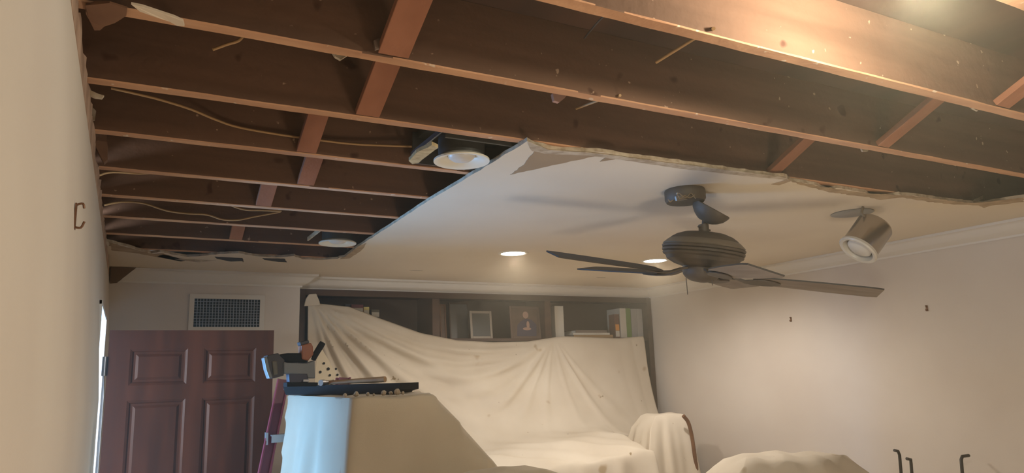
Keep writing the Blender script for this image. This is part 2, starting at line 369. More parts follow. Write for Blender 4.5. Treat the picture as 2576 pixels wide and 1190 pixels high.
dl(kn).build('door_knob', hook_m, door, smooth=50)
# ------------------------------------------------------------------ wall vent
v0 = at(486, 749, 1, YB-.012); v1 = at(656, 826, 1, YB-.012)
vx0, vx1, vz0, vz1 = .500, .908, 2.128, 2.312
vent = thing('air_vent', (vx0, YB, vz0), 'white framed return air vent with grey eggcrate grille above the door', 'vent')
def loc(mb, o): 
    l = o.location; mb.v = [(x-l[0], y-l[1], z-l[2]) for x, y, z in mb.v]; return mb
m_ = MB(); t = .03
for a, b_ in (((vx0-t, YB-.010, vz0-t), (vx1+t, YB, vz0)), ((vx0-t, YB-.010, vz1), (vx1+t, YB, vz1+t)), ((vx0-t, YB-.010, vz0), (vx0, YB, vz1)), ((vx1, YB-.010, vz0), (vx1+t, YB, vz1))): m_.box(a, b_)
loc(m_, vent).build('vent_frame', trim_m, vent)
loc(MB().box((vx0, YB-.0015, vz0), (vx1, YB-.0005, vz1)), vent).build('vent_cavity', mat('vent_black', (20, 22, 26), .9), vent)
m_ = MB()
for i in range(1, 22): x = vx0+(vx1-vx0)*i/22; m_.box((x-.0022, YB-.009, vz0), (x+.0022, YB-.003, vz1))
for i in range(1, 10): z = vz0+(vz1-vz0)*i/10; m_.box((vx0, YB-.008, z-.0016), (vx1, YB-.004, z+.0016))
loc(m_, vent).build('grille', grille_m, vent)
# ================================================================== JOISTS
JY = [.704+.4064*k for k in range(10)]   # near face of each joist
jl = ['exposed brown ceiling joist out of frame overhead, nearest the camera',
      'exposed joist at the top right, nearest of those seen, washed by warm lamp glow',
      'exposed joist running from the top left corner above the first pale cable end',
      'exposed joist bordering the torn front edge of the white ceiling',
      'exposed joist passing just behind the larger unlit recessed light',
      'exposed joist just beyond the larger unlit recessed light',
      'exposed joist in the left bay, third from the back wall end',
      'exposed joist in the left bay, second before the smaller unlit recessed light',
      'exposed joist right in front of the smaller unlit recessed light',
      'last exposed joist, next to the back strip of ceiling behind the smaller unlit recessed light']
for k, y in enumerate(JY):
    n = 60; x0, x1 = -.1, XR+.02
    pr = [(0, .003), (.003, 0), (.035, 0), (.038, .003), (.038, .19), (0, .19)]
    vs = []
    for i in range(n+1):
        x = x0+(x1-x0)*i/n
        for j, (a, z) in enumerate(pr):
            w1 = random.uniform(-.0012, .0012) if z < .05 else 0
            vs.append((x, y+a+w1, 2.5005+z+abs(random.uniform(0, .001))))
    m = len(pr)
    fs = [(i*m+q, i*m+(q+1) % m, (i+1)*m+(q+1) % m, (i+1)*m+q) for i in range(n) for q in range(m)]+[tuple(range(m)), tuple(range(n*m, n*m+m))[::-1]]
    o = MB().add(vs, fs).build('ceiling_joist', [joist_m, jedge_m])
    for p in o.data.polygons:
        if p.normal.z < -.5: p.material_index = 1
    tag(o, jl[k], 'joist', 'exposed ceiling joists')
# diagonal bridging boards: top of one joist down to the bottom of the next
def brace(k, x, label, wd=.064, dxs=0):
    y0 = JY[k]+.040; y1 = JY[k+1]-.002
    p = Vector((x, y0, 2.675)); q = Vector((x+dxs, y1, 2.512)); d = (q-p).normalized()
    m_ = MB().bar(p, q, wd, .018, up=(1, 0, 0))
    m_ = MB(); L = (q-p).length; sx = Vector((1, 0, 0)); sy = sx.cross(d)
    M = Matrix((sx, sy, d)).transposed().to_4x4(); M.translation = p
    m_.box((-wd/2, -.01, 0), (wd/2, .01, L), M)
    return tag(m_.build('bridging_board', brace_m, bevel=.002), label, 'brace', 'diagonal bridging boards between the joists')
brace(1, .64, 'reddish diagonal brace board at the top, with a torn scrap at its foot', wd=.075)
brace(2, .70, 'wide diagonal brace board just below the topmost left one', wd=.07)
brace(3, .615, 'diagonal brace board with a dark knot, in the third gap down')
brace(4, .70, 'diagonal brace board in line with the knotted one, one gap further back')
brace(5, .61, 'small diagonal brace board above the loop of cable')
brace(7, .60, 'smallest diagonal brace board, near the back strip of ceiling')
brace(2, 2.335, 'pale diagonal brace board above the ceiling fan edge', wd=.06)
brace(1, 2.43, 'pale diagonal brace board above the spotlight', wd=.06)
brace(0, 2.41, 'pale diagonal brace board at the far right edge of the frame', wd=.07)
kn_ = MB().lathe([(.001, 0), (.012, 0), (.012, .001), (.001, .001)], 16)
# ------------------------------------------------------------------ cables
def cable(px, z, label, r=.0035, last=None, m=cable_m, name='electrical_cable'):
    pts = []
    for i, q in enumerate(px):
        zz = z if not isinstance(z, list) else z[i]
        pts.append(at(q[0], q[1], 2, zz))
    return tag(MB().tube(pts, r, 8, sm=8).build(name, m, smooth=60), label, 'cable')
# long cable runs between joists C and D (y 1.96..2.33)
pts = [Vector((.0, 2.06, 2.53)), Vector((.10, 2.09, 2.545)), Vector((.2, 2.14, 2.54)), Vector((.29, 2.20, 2.535)), Vector((.42, 2.26, 2.53)), Vector((.56, 2.285, 2.53)), Vector((.68, 2.292, 2.53)), Vector((.80, 2.285, 2.54)), Vector((.96, 2.27, 2.55))]
tag(MB().tube([at(q[0], q[1], 1, y) for q, y in [((280, 222), 2.20), ((330, 233), 2.2), ((400, 250), 2.22), ((480, 275), 2.26), ((540, 300), 2.3), ((600, 320), 2.315), ((700, 338), 2.315), ((800, 352), 2.315), ((900, 363), 2.31), ((1050, 369), 2.30)]], .004, 8, sm=8).build('electrical_cable', cable_m, smooth=60), 'long tan cable running to the larger unlit recessed light', 'cable')
tag(MB().tube([at(q[0], q[1], 1, 3.50) for q in [(262, 516), (300, 509), (340, 509), (370, 514), (420, 530), (470, 537), (520, 540), (560, 552), (600, 553), (640, 545), (705, 533)]], .0045, 8, sm=8).build('electrical_cable', cable_m, smooth=60), 'wavy tan cable sagging deep in the left bay', 'cable')
tag(MB().tube([at(q[0], q[1], 1, 3.40) for q in [(568, 511), (590, 520), (620, 528), (660, 529), (708, 531)]], .0045, 8, sm=8).build('electrical_cable', cable_m, smooth=60), 'short cable joining the end of the wavy tan cable', 'cable')
tag(MB().tube([at(q[0], q[1], 1, 2.98) for q in [(250, 441), (275, 434), (310, 434), (350, 437), (385, 435)]], .004, 8, sm=8).build('electrical_cable', cable_m, smooth=60), 'short tan cable lying beside the left wall top', 'cable')
tag(MB().tube([at(q[0], q[1], 1, 1.70) for q in [(617, 70), (613, 85), (600, 102), (570, 112), (535, 125)]], [.0045, .004, .0035], 8, sm=8).build('electrical_cable', cable_m, smooth=60), 'cut cable end curling down from the upper left joist', 'cable')
tag(MB().tube([at(1795, 72, 2, 2.508), at(1762, 88, 1, 1.3), at(1650, 157, 1, 1.45)], .0045, 8, sm=4).build('electrical_cable', cable_m, smooth=60), 'straight pale cable crossing below the lamp-lit joist', 'cable')
tag(MB().tube([at(1560, 240, 2, 2.508), at(1520, 248, 1, 1.62), at(1450, 273, 1, 1.80)], .004, 8, sm=4).build('electrical_cable', cable_m, smooth=60), 'short pale cable stub above the torn ceiling edge', 'cable')
tag(MB().tube([at(1532, 26, 1, 1.17), at(1500, 60, 1, 1.3), at(1470, 96, 1, 1.45)], .0022, 8, sm=4).build('thin_wire', galv_m, smooth=60), 'thin grey wire near the top of the frame', 'wire')
# ------------------------------------------------------------------ debris on the joists and wall top
def scrap(px, y, label, name='drywall_scrap', m=gyp_m, th=.008, ax=1, cat='debris', jj=.002):
    pts = jag([at(q[0], q[1], ax, y) for q in px]+[at(px[0][0], px[0][1], ax, y)], 0, .02)[:-1]
    for p in pts:
        p.x += random.uniform(-jj, jj); p.z += random.uniform(-jj, jj)
    return tag(MB().poly(pts, th, axis=ax).build(name, m, tri=True), label, cat)
brp = mat('brown_paper_back', (128, 92, 66), .9, col2=(112, 78, 56), scale=(8, 8, 8))
scrap([(216, 12), (240, 8), (275, 6), (318, 20), (316, 40), (290, 60), (262, 68), (250, 75), (238, 76), (228, 55), (215, 35)], 2.493, 'brown torn drywall piece hanging in the top left corner', m=brp, ax=2, th=.004)
scrap([(330, 10), (360, 18), (410, 36), (462, 54), (466, 66), (448, 66), (400, 45), (350, 27)], 2.482, 'long white drywall sliver hanging under the top left joist', th=.005, ax=2, m=mat('gypsum_white', (214, 196, 172), .9))
scrap([(216, 222), (232, 230), (248, 236), (262, 240), (256, 248), (238, 244), (222, 238)], 2.0, 'tan plaster sliver jutting from the left wall top', th=.012)
scrap([(220, 268), (232, 266), (240, 278), (238, 304), (228, 302), (230, 284), (222, 282)], 2.30, 'curled plaster scrap hooked on the left wall top', th=.006)
scrap([(232, 330), (268, 335), (272, 400), (262, 408), (250, 390), (236, 358)], 2.44, 'brown wood block at the left wall top between joists', name='wood_block', m=joist_m, th=.03)
scrap([(822, 112), (842, 116), (882, 122), (912, 130), (880, 136), (858, 148), (842, 140), (835, 128)], 1.60, 'tan broken drywall chunk stuck beside the upper joist', th=.01)
scrap([(940, 100), (955, 96), (990, 103), (1022, 100), (1024, 122), (1000, 124), (960, 122), (945, 126)], 1.50, 'grey crumpled paper scrap at the foot of the topmost brace', m=mat('grey_paper', (104, 86, 74), .9, col2=(130, 110, 96), scale=(30, 30, 30)), th=.006)
scrap([(1392, 236), (1410, 230), (1432, 233), (1420, 248), (1408, 258), (1395, 254)], 1.66, 'pinkish insulation tuft under the middle joist', m=mat('pink_tuft', (176, 138, 124), .95), th=.012)
scrap([(2162, 364), (2188, 368), (2184, 380), (2172, 382)], 1.60, 'small plaster crumb under the joist above the spotlight', th=.006)
scrap([(2395, 404), (2410, 408), (2408, 416), (2398, 414)], 1.58, 'tiny plaster crumb further right under the same joist', th=.006)
scrap([(2412, 248), (2440, 252), (2470, 262), (2460, 280), (2446, 272), (2450, 260)], 1.20, 'pale torn scrap under the nearest joist at right', th=.006)
scrap([(2435, 512), (2448, 503), (2472, 492), (2473, 500), (2460, 508)], 1.90, 'curled torn paper tip standing up at the right end of the torn edge', th=.004)
# ------------------------------------------------------------------ unlit recessed lights hanging in the open bays
def canlight(cx, cy, zt, R, label):
    t = thing('recessed_light', (cx, cy, zt), label, 'ceiling light')
    MB().lathe([(R*.50, .028), (R*.56, .018), (R*.66, .010), (R*.86, .002), (R, 0), (R, .006), (R*.9, .012), (R*.62, .03)], 48, cap=False).build('trim_ring', white_m, t, smooth=50)
    MB().lathe([(.001, .002), (R*.34, .005), (R*.46, .014), (R*.52, .026), (R*.50, .03), (.001, .03)], 40, cap=False).build('lamp_lens', bulboff_m, t, smooth=60)
    MB().lathe([(R*.82, .008), (R*.84, .05), (R*.8, .12), (R*.62, .15), (.001, .152)], 40, cap=False).build('housing_can', canister_m, t, smooth=50)
    return t
L1 = canlight(1.095, 2.142, 2.475, .095, 'larger unlit white recessed light hanging in the open joist bay')
j1 = MB().box((-.10, -.14, .12), (.2, .155, .150)).box((-.12, .15, .025), (.16, .156, .14)).box((-.12, -.147, .025), (.16, -.141, .14)); j1.build('mounting_plate', canister_m, L1)
MB().bar((-.125, .15, .055), (-.125, -.17, .055), .006, .016).build('hanger_bar', galv_m, L1)
L2 = canlight(1.09, 3.76, 2.475, .098, 'smaller unlit white recessed light far back in the open joist bay')
MB().box((-.10, -.16, .12), (.2, .17, .150)).build('mounting_plate', canister_m, L2)
MB().bar((-.12, .17, .05), (-.12, -.16, .05), .008, .02).build('hanger_bar', gyp_m, L2)
scrap([(1028, 404), (1048, 385), (1085, 366), (1101, 372), (1080, 388), (1052, 409), (1036, 412)], 2.475, 'yellowish plaster chunk clinging beside the larger unlit recessed light', ax=2, th=.012, m=mat('yellow_plaster', (202, 182, 138), .95, col2=(170, 148, 110), scale=(40, 40, 40)))
# ------------------------------------------------------------------ lit recessed lights
def litlight(cx, cy, label, lm):
    t = thing('recessed_light', (cx, cy, ZC), label, 'ceiling light', 'lit recessed downlights')
    MB().lathe([(.072, -.001), (.080, -.006), (.092, -.003), (.094, -.0005), (.080, -.0004)], 48, cap=False).build('trim_ring', white_m, t, smooth=50)
    MB().lathe([(.001, -.008), (.045, -.007), (.068, -.004), (.074, -.0006)], 48, cap=False).build('lamp_lens', lm, t, smooth=60)
litlight(2.175, 3.80, 'brightly lit recessed light left of the fan blades', lens_m)
litlight(3.245, 3.77, 'lit recessed light with bluish glow peeking over a fan blade', lens2_m)
t = thing('hanging_lamp', (1.54, .79, 2.66), 'lit bare bulb just above the top of the frame', 'lamp')
MB().lathe([(.02, .03), (.022, 0), (.018, -.05), (.001, -.052)], 20).build('lamp_socket', white_m, t, smooth=40)
# ================================================================== CEILING FAN
tx, ty = -.081, .166
fx = Vector((1, 0, tx)).normalized(); nn = Vector((-tx, -ty, 1)).normalized(); fy = nn.cross(fx)
FM = Matrix((fx, fy, nn)).transposed().to_4x4(); FM.translation = Vector((2.219, 2.241, 2.142))
fan = thing('ceiling_fan', None, 'dark bronze five-blade ceiling fan hanging tilted from the white ceiling', 'ceiling fan', M=FM)
FI = FM.inverted()
def inf(mb): mb.v = [tuple(FI @ Vector(v)) for v in mb.v]; return mb
# ceiling bracket, level with the ceiling
bc = at(1722, 478, 2, ZC)
m_ = MB().lathe([(.001, 0), (.080, 0), (.083, -.006), (.083, -.040), (.076, -.052), (.055, -.056), (.001, -.05)], 40, Matrix.Translation(bc)); inf(m_).build('ceiling_bracket', fan_m, fan, smooth=40)
m_ = MB().bar(at(1700, 500, 1, bc.y-.05), at(1760, 492, 1, bc.y-.05), .008, .018)
for a, r_ in ((at(1754, 483, 1, bc.y-.075), .008), (at(1704, 487, 1, bc.y-.075), .006)):
    m_.lathe([(.001, -r_), (r_*.7, -r_*.7), (r_, 0), (r_*.7, r_*.7), (.001, r_)], 12, Matrix.Translation(a))
inf(m_).build('bracket_hardware', steel_m, fan, smooth=40)
m_ = MB()
for pl in ([(1704, 490), (1712, 500), (1722, 492), (1735, 498), (1748, 490)], [(1708, 486), (1725, 497), (1738, 486), (1750, 500)], [(1681, 502), (1686, 508), (1692, 503)]):
    m_.tube([at(q[0], q[1], 1, bc.y-.085) for q in pl], .0018, 6, sm=5)
inf(m_).build('wiring', mat('wire_tan', (126, 108, 84), .6), fan)
# dropped canopy bell
c0 = at(1790, 524, 1, 2.16); c1 = at(1772, 556, 1, 2.16)
ax = (c0-c1).normalized()
rim = (at(1829, 545, 1, 2.16)-at(1745, 499, 1, 2.16)); rn = rim.normalized(); ax = (ax-rn*ax.dot(rn)).normalized()
side = (c0-Vector(CAM)); side = (side-rn*side.dot(rn)).normalized(); ax = side.cross(rn)
if ax.z < 0: ax = -ax
side = ax.cross(rn); BM = Matrix((rn, side, ax)).transposed().to_4x4(); BM.translation = c0
m_ = MB().lathe([(.078, .003), (.083, 0), (.081, -.010), (.071, -.030), (.053, -.047), (.036, -.057), (.024, -.062), (.020, -.060)], 40, BM, cap=False)
m_.lathe([(.020, -.058), (.032, -.053), (.05, -.043), (.067, -.027), (.077, -.008), (.078, .003)], 40, BM, cap=False)
inf(m_).build('canopy', fan_m, fan, smooth=60)
ds = at(1771, 582, 1, 2.195)
m_ = MB().tube([at(1752, 500, 1, 2.20), at(1774, 548, 1, 2.195), ds], .0125, 16, sm=0)
inf(m_).build('downrod', fan_m, fan, smooth=40)
m_ = MB().tube([ds+Vector((0, 0, .028)), ds-Vector((0, 0, .006))], .021, 16, sm=0).tube([ds+Vector((-.03, 0, .018)), ds+Vector((.034, 0, .006))], .004, 8, sm=0); inf(m_).build('rod_collar', fan_m, fan, smooth=40)
R_ = .166
MB().lathe([(.020, .180), (.05, .179), (.085, .174), (.115, .163), (.135, .150), (.142, .142)], 56, cap=False).build('motor_dome', fan_m, fan, smooth=50)
MB().lathe([(.142, .142), (.146, .141), (.160, .128), (.168, .120), (.164, .114)], 56, cap=False).build('motor_band', fan2_m, fan, smooth=30)
MB().lathe([(.164, .116), (.171, .112), (.169, .104), (.162, .102), (.169, .098), (.168, .090), (.161, .088), (.166, .083), (.163, .076), (.152, .070), (.146, .056), (.115, .040), (.085, .032), (.001, .03)], 64, cap=False).build('motor_housing', fan_m, fan, smooth=30)
MB().lathe([(.078, .034), (.078, .012), (.073, -.004), (.06, -.018), (.040, -.027), (.015, -.031), (.001, -.032)], 48, cap=False).build('switch_housing', fan_m, fan, smooth=50)
ph = 3.026
PT = math.radians(-11)
# one blade in its own frame: x outwards, y across, z up
def blade_parts():
    top = []; n = 26
    outline = []
    for i in range(n+1):
        u = i/n; x = .205+u*(.679-.205)
        wd = .050+.020*math.sin(min(1, u*1.4)*math.pi/2)
        if u > .93: wd *= 1-.10*((u-.93)/.07)
        if u < .10: wd *= .72+.28*(u/.10)
        outline.append((x, wd))
    vs = []
    for x, wd in outline:
        for s_ in (-1, 1):
            for z in (-.003, .003): vs.append((x, s_*wd, z))
    n1 = len(outline)
    m1 = MB(); fs = []
    for i in range(n1-1):
        a = i*4; b_ = a+4
        fs += [(a, a+2, b_+2, b_), (a+1, b_+1, b_+3, a+3), (a, b_, b_+1, a+1), (a+2, a+3, b_+3, b_+2)]
    fs += [(0, 1, 3, 2), ((n1-1)*4, (n1-1)*4+2, (n1-1)*4+3, (n1-1)*4+1)]
    m1.add(vs, fs)
    R = Matrix.Rotation(PT, 4, 'X')
    m1.v = [tuple(R @ Vector(v)) for v in m1.v]
    m2 = MB()
    # iron: arm from the hub flaring into a plate under the blade root
    st = [(.06, .016, .020, .008), (.10, .014, .012, .008), (.14, .015, -.004, .007), (.175, .026, -.012, .006), (.205, .040, -.012, .0045), (.25, .044, -.0115, .004), (.285, .034, -.011, .004), (.312, .010, -.0105, .003)]
    vs = []
    for i, (x, wd, z, th) in enumerate(st):
        k = min(1, max(0, (x-.12)/.08)); Rk = Matrix.Rotation(PT*k, 4, 'X')
        for s_ in (-1, 1):
            for t_ in (-1, 1): vs.append(tuple(Rk @ Vector((x, s_*wd, z+t_*th*.5+.003))))
    fs = []
    for i in range(len(st)-1):
        a = i*4; b_ = a+4
        fs += [(a, a+2, b_+2, b_), (a+1, b_+1, b_+3, a+3), (a, b_, b_+1, a+1), (a+2, a+3, b_+3, b_+2)]
    fs += [(0, 1, 3, 2), (len(st)*4-4, len(st)*4-2, len(st)*4-1, len(st)*4-3)]
    m2.add(vs, fs)
    return m1, m2
m1, m2 = blade_parts(); b0 = None
for i in range(5):
    a = ph-i*2*math.pi/5
    if b0 is None:
        bo = m1.build('blade', [blade_m, bedge_m], fan, smooth=40); io = m2.build('blade_iron', fan_m, bo, smooth=50)
        for p in bo.data.polygons:
            nl = Matrix.Rotation(-PT, 3, 'X') @ p.normal
            if nl.z > -.5: p.material_index = 1
        b0 = (bo, io)
    else:
        bo = b0[0].copy(); C.objects.link(bo); bo.parent = fan
        io = b0[1].copy(); C.objects.link(io); io.parent = bo
    bo.rotation_euler = (0, 0, a)
for (px, py0, py1, y) in ((1726, 700, 741, 2.19), (1791, 700, 718, 2.19)):
    m_ = MB().tube([at(px, py0, 1, y), at(px+4 if px < 1750 else px+1, py1, 1, y)], .0018, 6, sm=0); inf(m_).build('pull_chain', fan_m, fan)
# ================================================================== SPOTLIGHT
sp = thing('spotlight', (3.235, 2.245, ZC), 'unlit brushed steel cylinder spotlight on a round ceiling plate right of the fan', 'spotlight')
MB().lathe([(.001, -.005), (.09, -.005), (.098, -.003), (.098, 0), (.001, 0)], 48).build('ceiling_plate', mat('plate_dark', (110, 108, 104), .3, metal=.6), sp, smooth=40)
axis = (RV*(-48/97)+UV*(-68/97)); axis = Vector(axis)   # towards the lamp mouth
mc = at(2157, 631, 1, 2.15); vd = (mc-Vector(CAM)).normalized(); axis = (axis-vd*axis.dot(vd)).normalized()*.88-vd*.47; axis.normalize()
tc_ = mc-axis*.165
M = axis.to_track_quat('Z', 'Y').to_matrix().to_4x4(); M.translation = tc_
Rc = .082
def insp(mb): 
    l = Vector((3.235, 2.245, ZC)); mb.v = [tuple(Vector(v)-l) for v in mb.v]; return mb
insp(MB().lathe([(.001, -.012), (Rc*.6, -.010), (Rc*.9, -.002), (Rc, .010), (Rc, .150)], 48, M, cap=False)).build('lamp_body', mat('spot_steel', (178, 166, 154), .26, metal=.85), sp, smooth=40)
insp(MB().lathe([(Rc, .148), (Rc+.006, .150), (Rc+.008, .162), (Rc+.002, .168), (Rc-.010, .165), (Rc-.018, .14), (Rc-.02, .10), (.001, .10)], 48, M, cap=False)).build('rim', mat('spot_rim', (196, 190, 180), .3, trans=0), sp, smooth=50)
insp(MB().lathe([(.030, .10), (.052, .125), (.056, .150), (.045, .158), (.001, .160)], 40, M, cap=False)).build('bulb', bulboff_m, sp, smooth=60)
pt = at(2171, 521, 2, ZC-.005)
insp(MB().tube([pt, at(2170, 541, 1, pt.y-.01), tc_+(Vector(UV)*.02)], .006, 12, sm=4)).build('stem', fan2_m, sp, smooth=40)
# ================================================================== BOOKCASE
bk = thing('bookcase', (1.172, 5.18, 0), 'dark brown built-in bookcase filling the alcove, draped with a drop cloth', 'bookcase')
x0, x1 = 1.176, XR-.006; zt = 2.405; yf = 5.175; yb = 5.55
loc(MB().box((x0, yf, 0), (x0+.055, yf+.03, zt)).box((x1-.052, yf, 0), (x1, yf+.03, zt)).box((x0+.055, yf, zt-.045), (x1-.052, yf+.03, zt)), bk).build('face_frame', cab_m, bk, bevel=.002)
loc(MB().box((x0, yf+.03, 0), (x0+.02, yb, zt)).box((x1-.02, yf+.03, 0), (x1, yb, zt)).box((x0+.02, yf+.03, zt-.02), (x1-.02, yb, zt)), bk).build('carcass', cab_m, bk)
loc(MB().box((x0+.02, yb-.012, 0), (x1-.02, yb, zt-.02)), bk).build('back_panel', mat('cab_back', (92, 72, 56), .6), bk)
for z in (2.028, 1.62, 1.2, .8, .1):
    loc(MB().box((x0+.02, yf+.032, z), (x1-.02, yb-.012, z+.024)), bk).build('shelf', cab2_m, bk)
for xx in (2.205, 3.215):
    loc(MB().box((xx, yf+.031, 2.052), (xx+.06, yb-.012, zt-.02)), bk).build('divider', cab2_m, bk)
zs = 2.053
# things on the top shelf
def book(xa, xb, h, m, label, y=5.26, dep=.2, name='book', group='books on the top shelf', lean=0, zb=zs):
    t = thing(name, (xa, y, zb), label, 'book', group)
    w_ = xb-xa
    MB().box((0, 0, 0), (w_, .004, h)).box((0, .004, 0), (.003, dep, h)).box((w_-.003, .004, 0), (w_, dep, h)).build('cover', m, t, bevel=.001)
    MB().box((.003, .004, .005), (w_-.003, dep-.004, h-.005)).build('pages', paper_m, t)
    if lean: t.rotation_euler = (0, lean, 0)
    return t
def X(px, y=5.26, py=800): return at(px, py, 1, y).x
book(X(1396), X(1418), .275, paper_m, 'tall white book standing alone beside the centre divider', y=5.26)
book(X(1560), X(1575), .265, paper_m, 'narrow white binder, left of the green book')
book(X(1575.5), X(1587), .265, green_m, 'green book between two pale binders')
book(X(1588), X(1602), .262, bgrey_m, 'grey binder right of the green book')
book(X(1602.5), X(1616), .262, mat('book_pale', (192, 188, 182), .6), 'pale grey binder at the right end of the shelf')
t = book(X(1546), X(1557), .21, mat('book_rust', (110, 74, 56), .6), 'slim rust brown book with orange and white spine label', dep=.09)
MB().box((.004, -.002, .065), (X(1557)-X(1546)-.004, 0, .12)).build('orange_label', oran2_m, t)
MB().box((.004, -.002, .01), (X(1557)-X(1546)-.004, 0, .062)).build('white_label', paper_m, t)
zz = zs
for i, (a, b_, h, mm, lb) in enumerate([(1440, 1538, .026, tan_m, 'tan book lying flat at the bottom of the shelf pile'), (1438, 1530, .018, paper_m, 'pale thin book lying flat in the middle of the shelf pile'), (1445, 1524, .024, mat('book_taupe', (128, 112, 98), .6), 'taupe book lying flat on top of the shelf pile')]):
    t = thing('book', (X(a), 5.25, zz), lb, 'book', 'books lying flat on the shelf'); wd = X(b_)-X(a)
    MB().box((0, 0, 0), (wd, .2, .003)).box((0, -.001, .003), (wd, .004, h-.003)).box((0, 0, h-.003), (wd, .2, h)).box((0, .19, .003), (wd, .2, h-.003)).build('cover', mm, t)
    MB().box((.004, .004, .003), (wd-.004, .19, h-.003)).build('pages', paper_m, t); zz += h
# picture frames
def frame(name, pa, pb, y, fm, pm, label, fw=.02, tilt=.08):
    z0 = zs; xa, xb = X(pa[0], y), X(pb[0], y); h = at(pa[0], pa[1], 1, y).z-z0; w_ = xb-xa
    t = thing(name, (xa, y, z0), label, 'picture frame'); t.rotation_euler = (-tilt, 0, 0)
    MB().box((0, 0, 0), (fw, .015, h)).box((w_-fw, 0, 0), (w_, .015, h)).box((fw, 0, 0), (w_-fw, .015, fw)).box((fw, 0, h-fw), (w_-fw, .015, h)).build('frame', fm, t, bevel=.002)
    MB().box((fw, .006, fw), (w_-fw, .014, h-fw)).build('picture', pm, t)
    MB().add([(w_*.3, .015, 0), (w_*.7, .015, 0), (w_*.5, .015, h*.7), (w_*.5, .07, 0)], [(0, 1, 2), (0, 3, 1), (1, 3, 2), (0, 2, 3)]).build('easel_back', cab_m, t)
    return t, w_, h
frame('framed_picture', (1184, 781), (1239, 848), 5.27, silver_m, mats_pic, 'picture frame with a thin pale border and a dark picture')
t, w_, h = frame('framed_portrait', (1285, 769), (1360, 850), 5.27, mat('frame_brown', (112, 90, 76), .5), pbg_m, 'brown framed portrait of a person in dark clothes', fw=.018)
def ell(cx, cz, rx, rz, y=.0045, n=24): return [(cx+rx*math.cos(2*math.pi*k/n), y, cz+rz*math.sin(2*math.pi*k/n)) for k in range(n)]
MB().poly([(w_*.2, .005, .02), (w_*.85, .005, .02), (w_*.88, .005, h*.42), (w_*.72, .005, h*.58), (w_*.56, .005, h*.62), (w_*.38, .005, h*.55), (w_*.24, .005, h*.42)], .001, 1).build('portrait_torso', purp_m, t, tri=True)
MB().poly(ell(w_*.53, h*.73, w_*.095, h*.11, .004), .001, 1).poly(ell(w_*.55, h*.30, w_*.14, h*.045, .004), .001, 1).poly(ell(w_*.59, h*.42, w_*.05, h*.12, .0038), .001, 1).build('portrait_skin', skin_m, t, tri=True)
t, w_, h = frame('framed_picture', (1108, 764), (1124, 846), 5.30, brn_m, pbg_m, 'narrow framed picture beside the left divider', fw=.012)
t, w_, h = frame('framed_glass', (1132, 760), (1182, 846), 5.40, cab2_m, glow_m, 'glass fronted frame catching a bluish reflection behind the others', fw=.012)
# items heaped behind the cloth on the left
def blob(name, px, y, m, label, cat, th=.10):
    pts = [at(q[0], q[1], 1, y) for q in px]
    return tag(MB().poly(pts, th, axis=1).build(name, m, bevel=.004, tri=True), label, cat)
base = zs
def boxat(name, pa, pb, y, dep, m, label, cat, rot=0):
    a = at(pa[0], pa[1], 1, y); b_ = at(pb[0], pb[1], 1, y); w_ = b_.x-a.x; h = a.z-base
    t = thing(name, ((a.x+b_.x)/2, y+dep/2, base), label, cat); t.rotation_euler = (0, 0, rot)
    MB().box((-w_/2, -dep/2, 0), (w_/2, dep/2, h)).build('cover', m, t, bevel=.003)
    MB().box((-w_/2+.004, -dep/2-.001, h*.75), (w_/2-.004, -dep/2, h*.9)).build('spine_label', paper_m, t)
    return t
boxat('book', (884, 766), (914, 800), 5.27, .15, maroon_m, 'maroon book poking up behind the drop cloth edge', 'book')
boxat('book', (915, 772), (929, 800), 5.27, .14, yel_m, 'pale yellow book poking up behind the drop cloth edge', 'book')
boxat('book', (934, 778), (955, 800), 5.28, .14, mat('book_olive', (92, 84, 66), .6), 'olive book beside the yellow one, half hidden by the cloth', 'book')
boxat('book', (868, 764), (882, 790), 5.29, .14, mat('book_slate', (72, 72, 84), .6), 'slate book left of the maroon one, half hidden by the cloth', 'book')
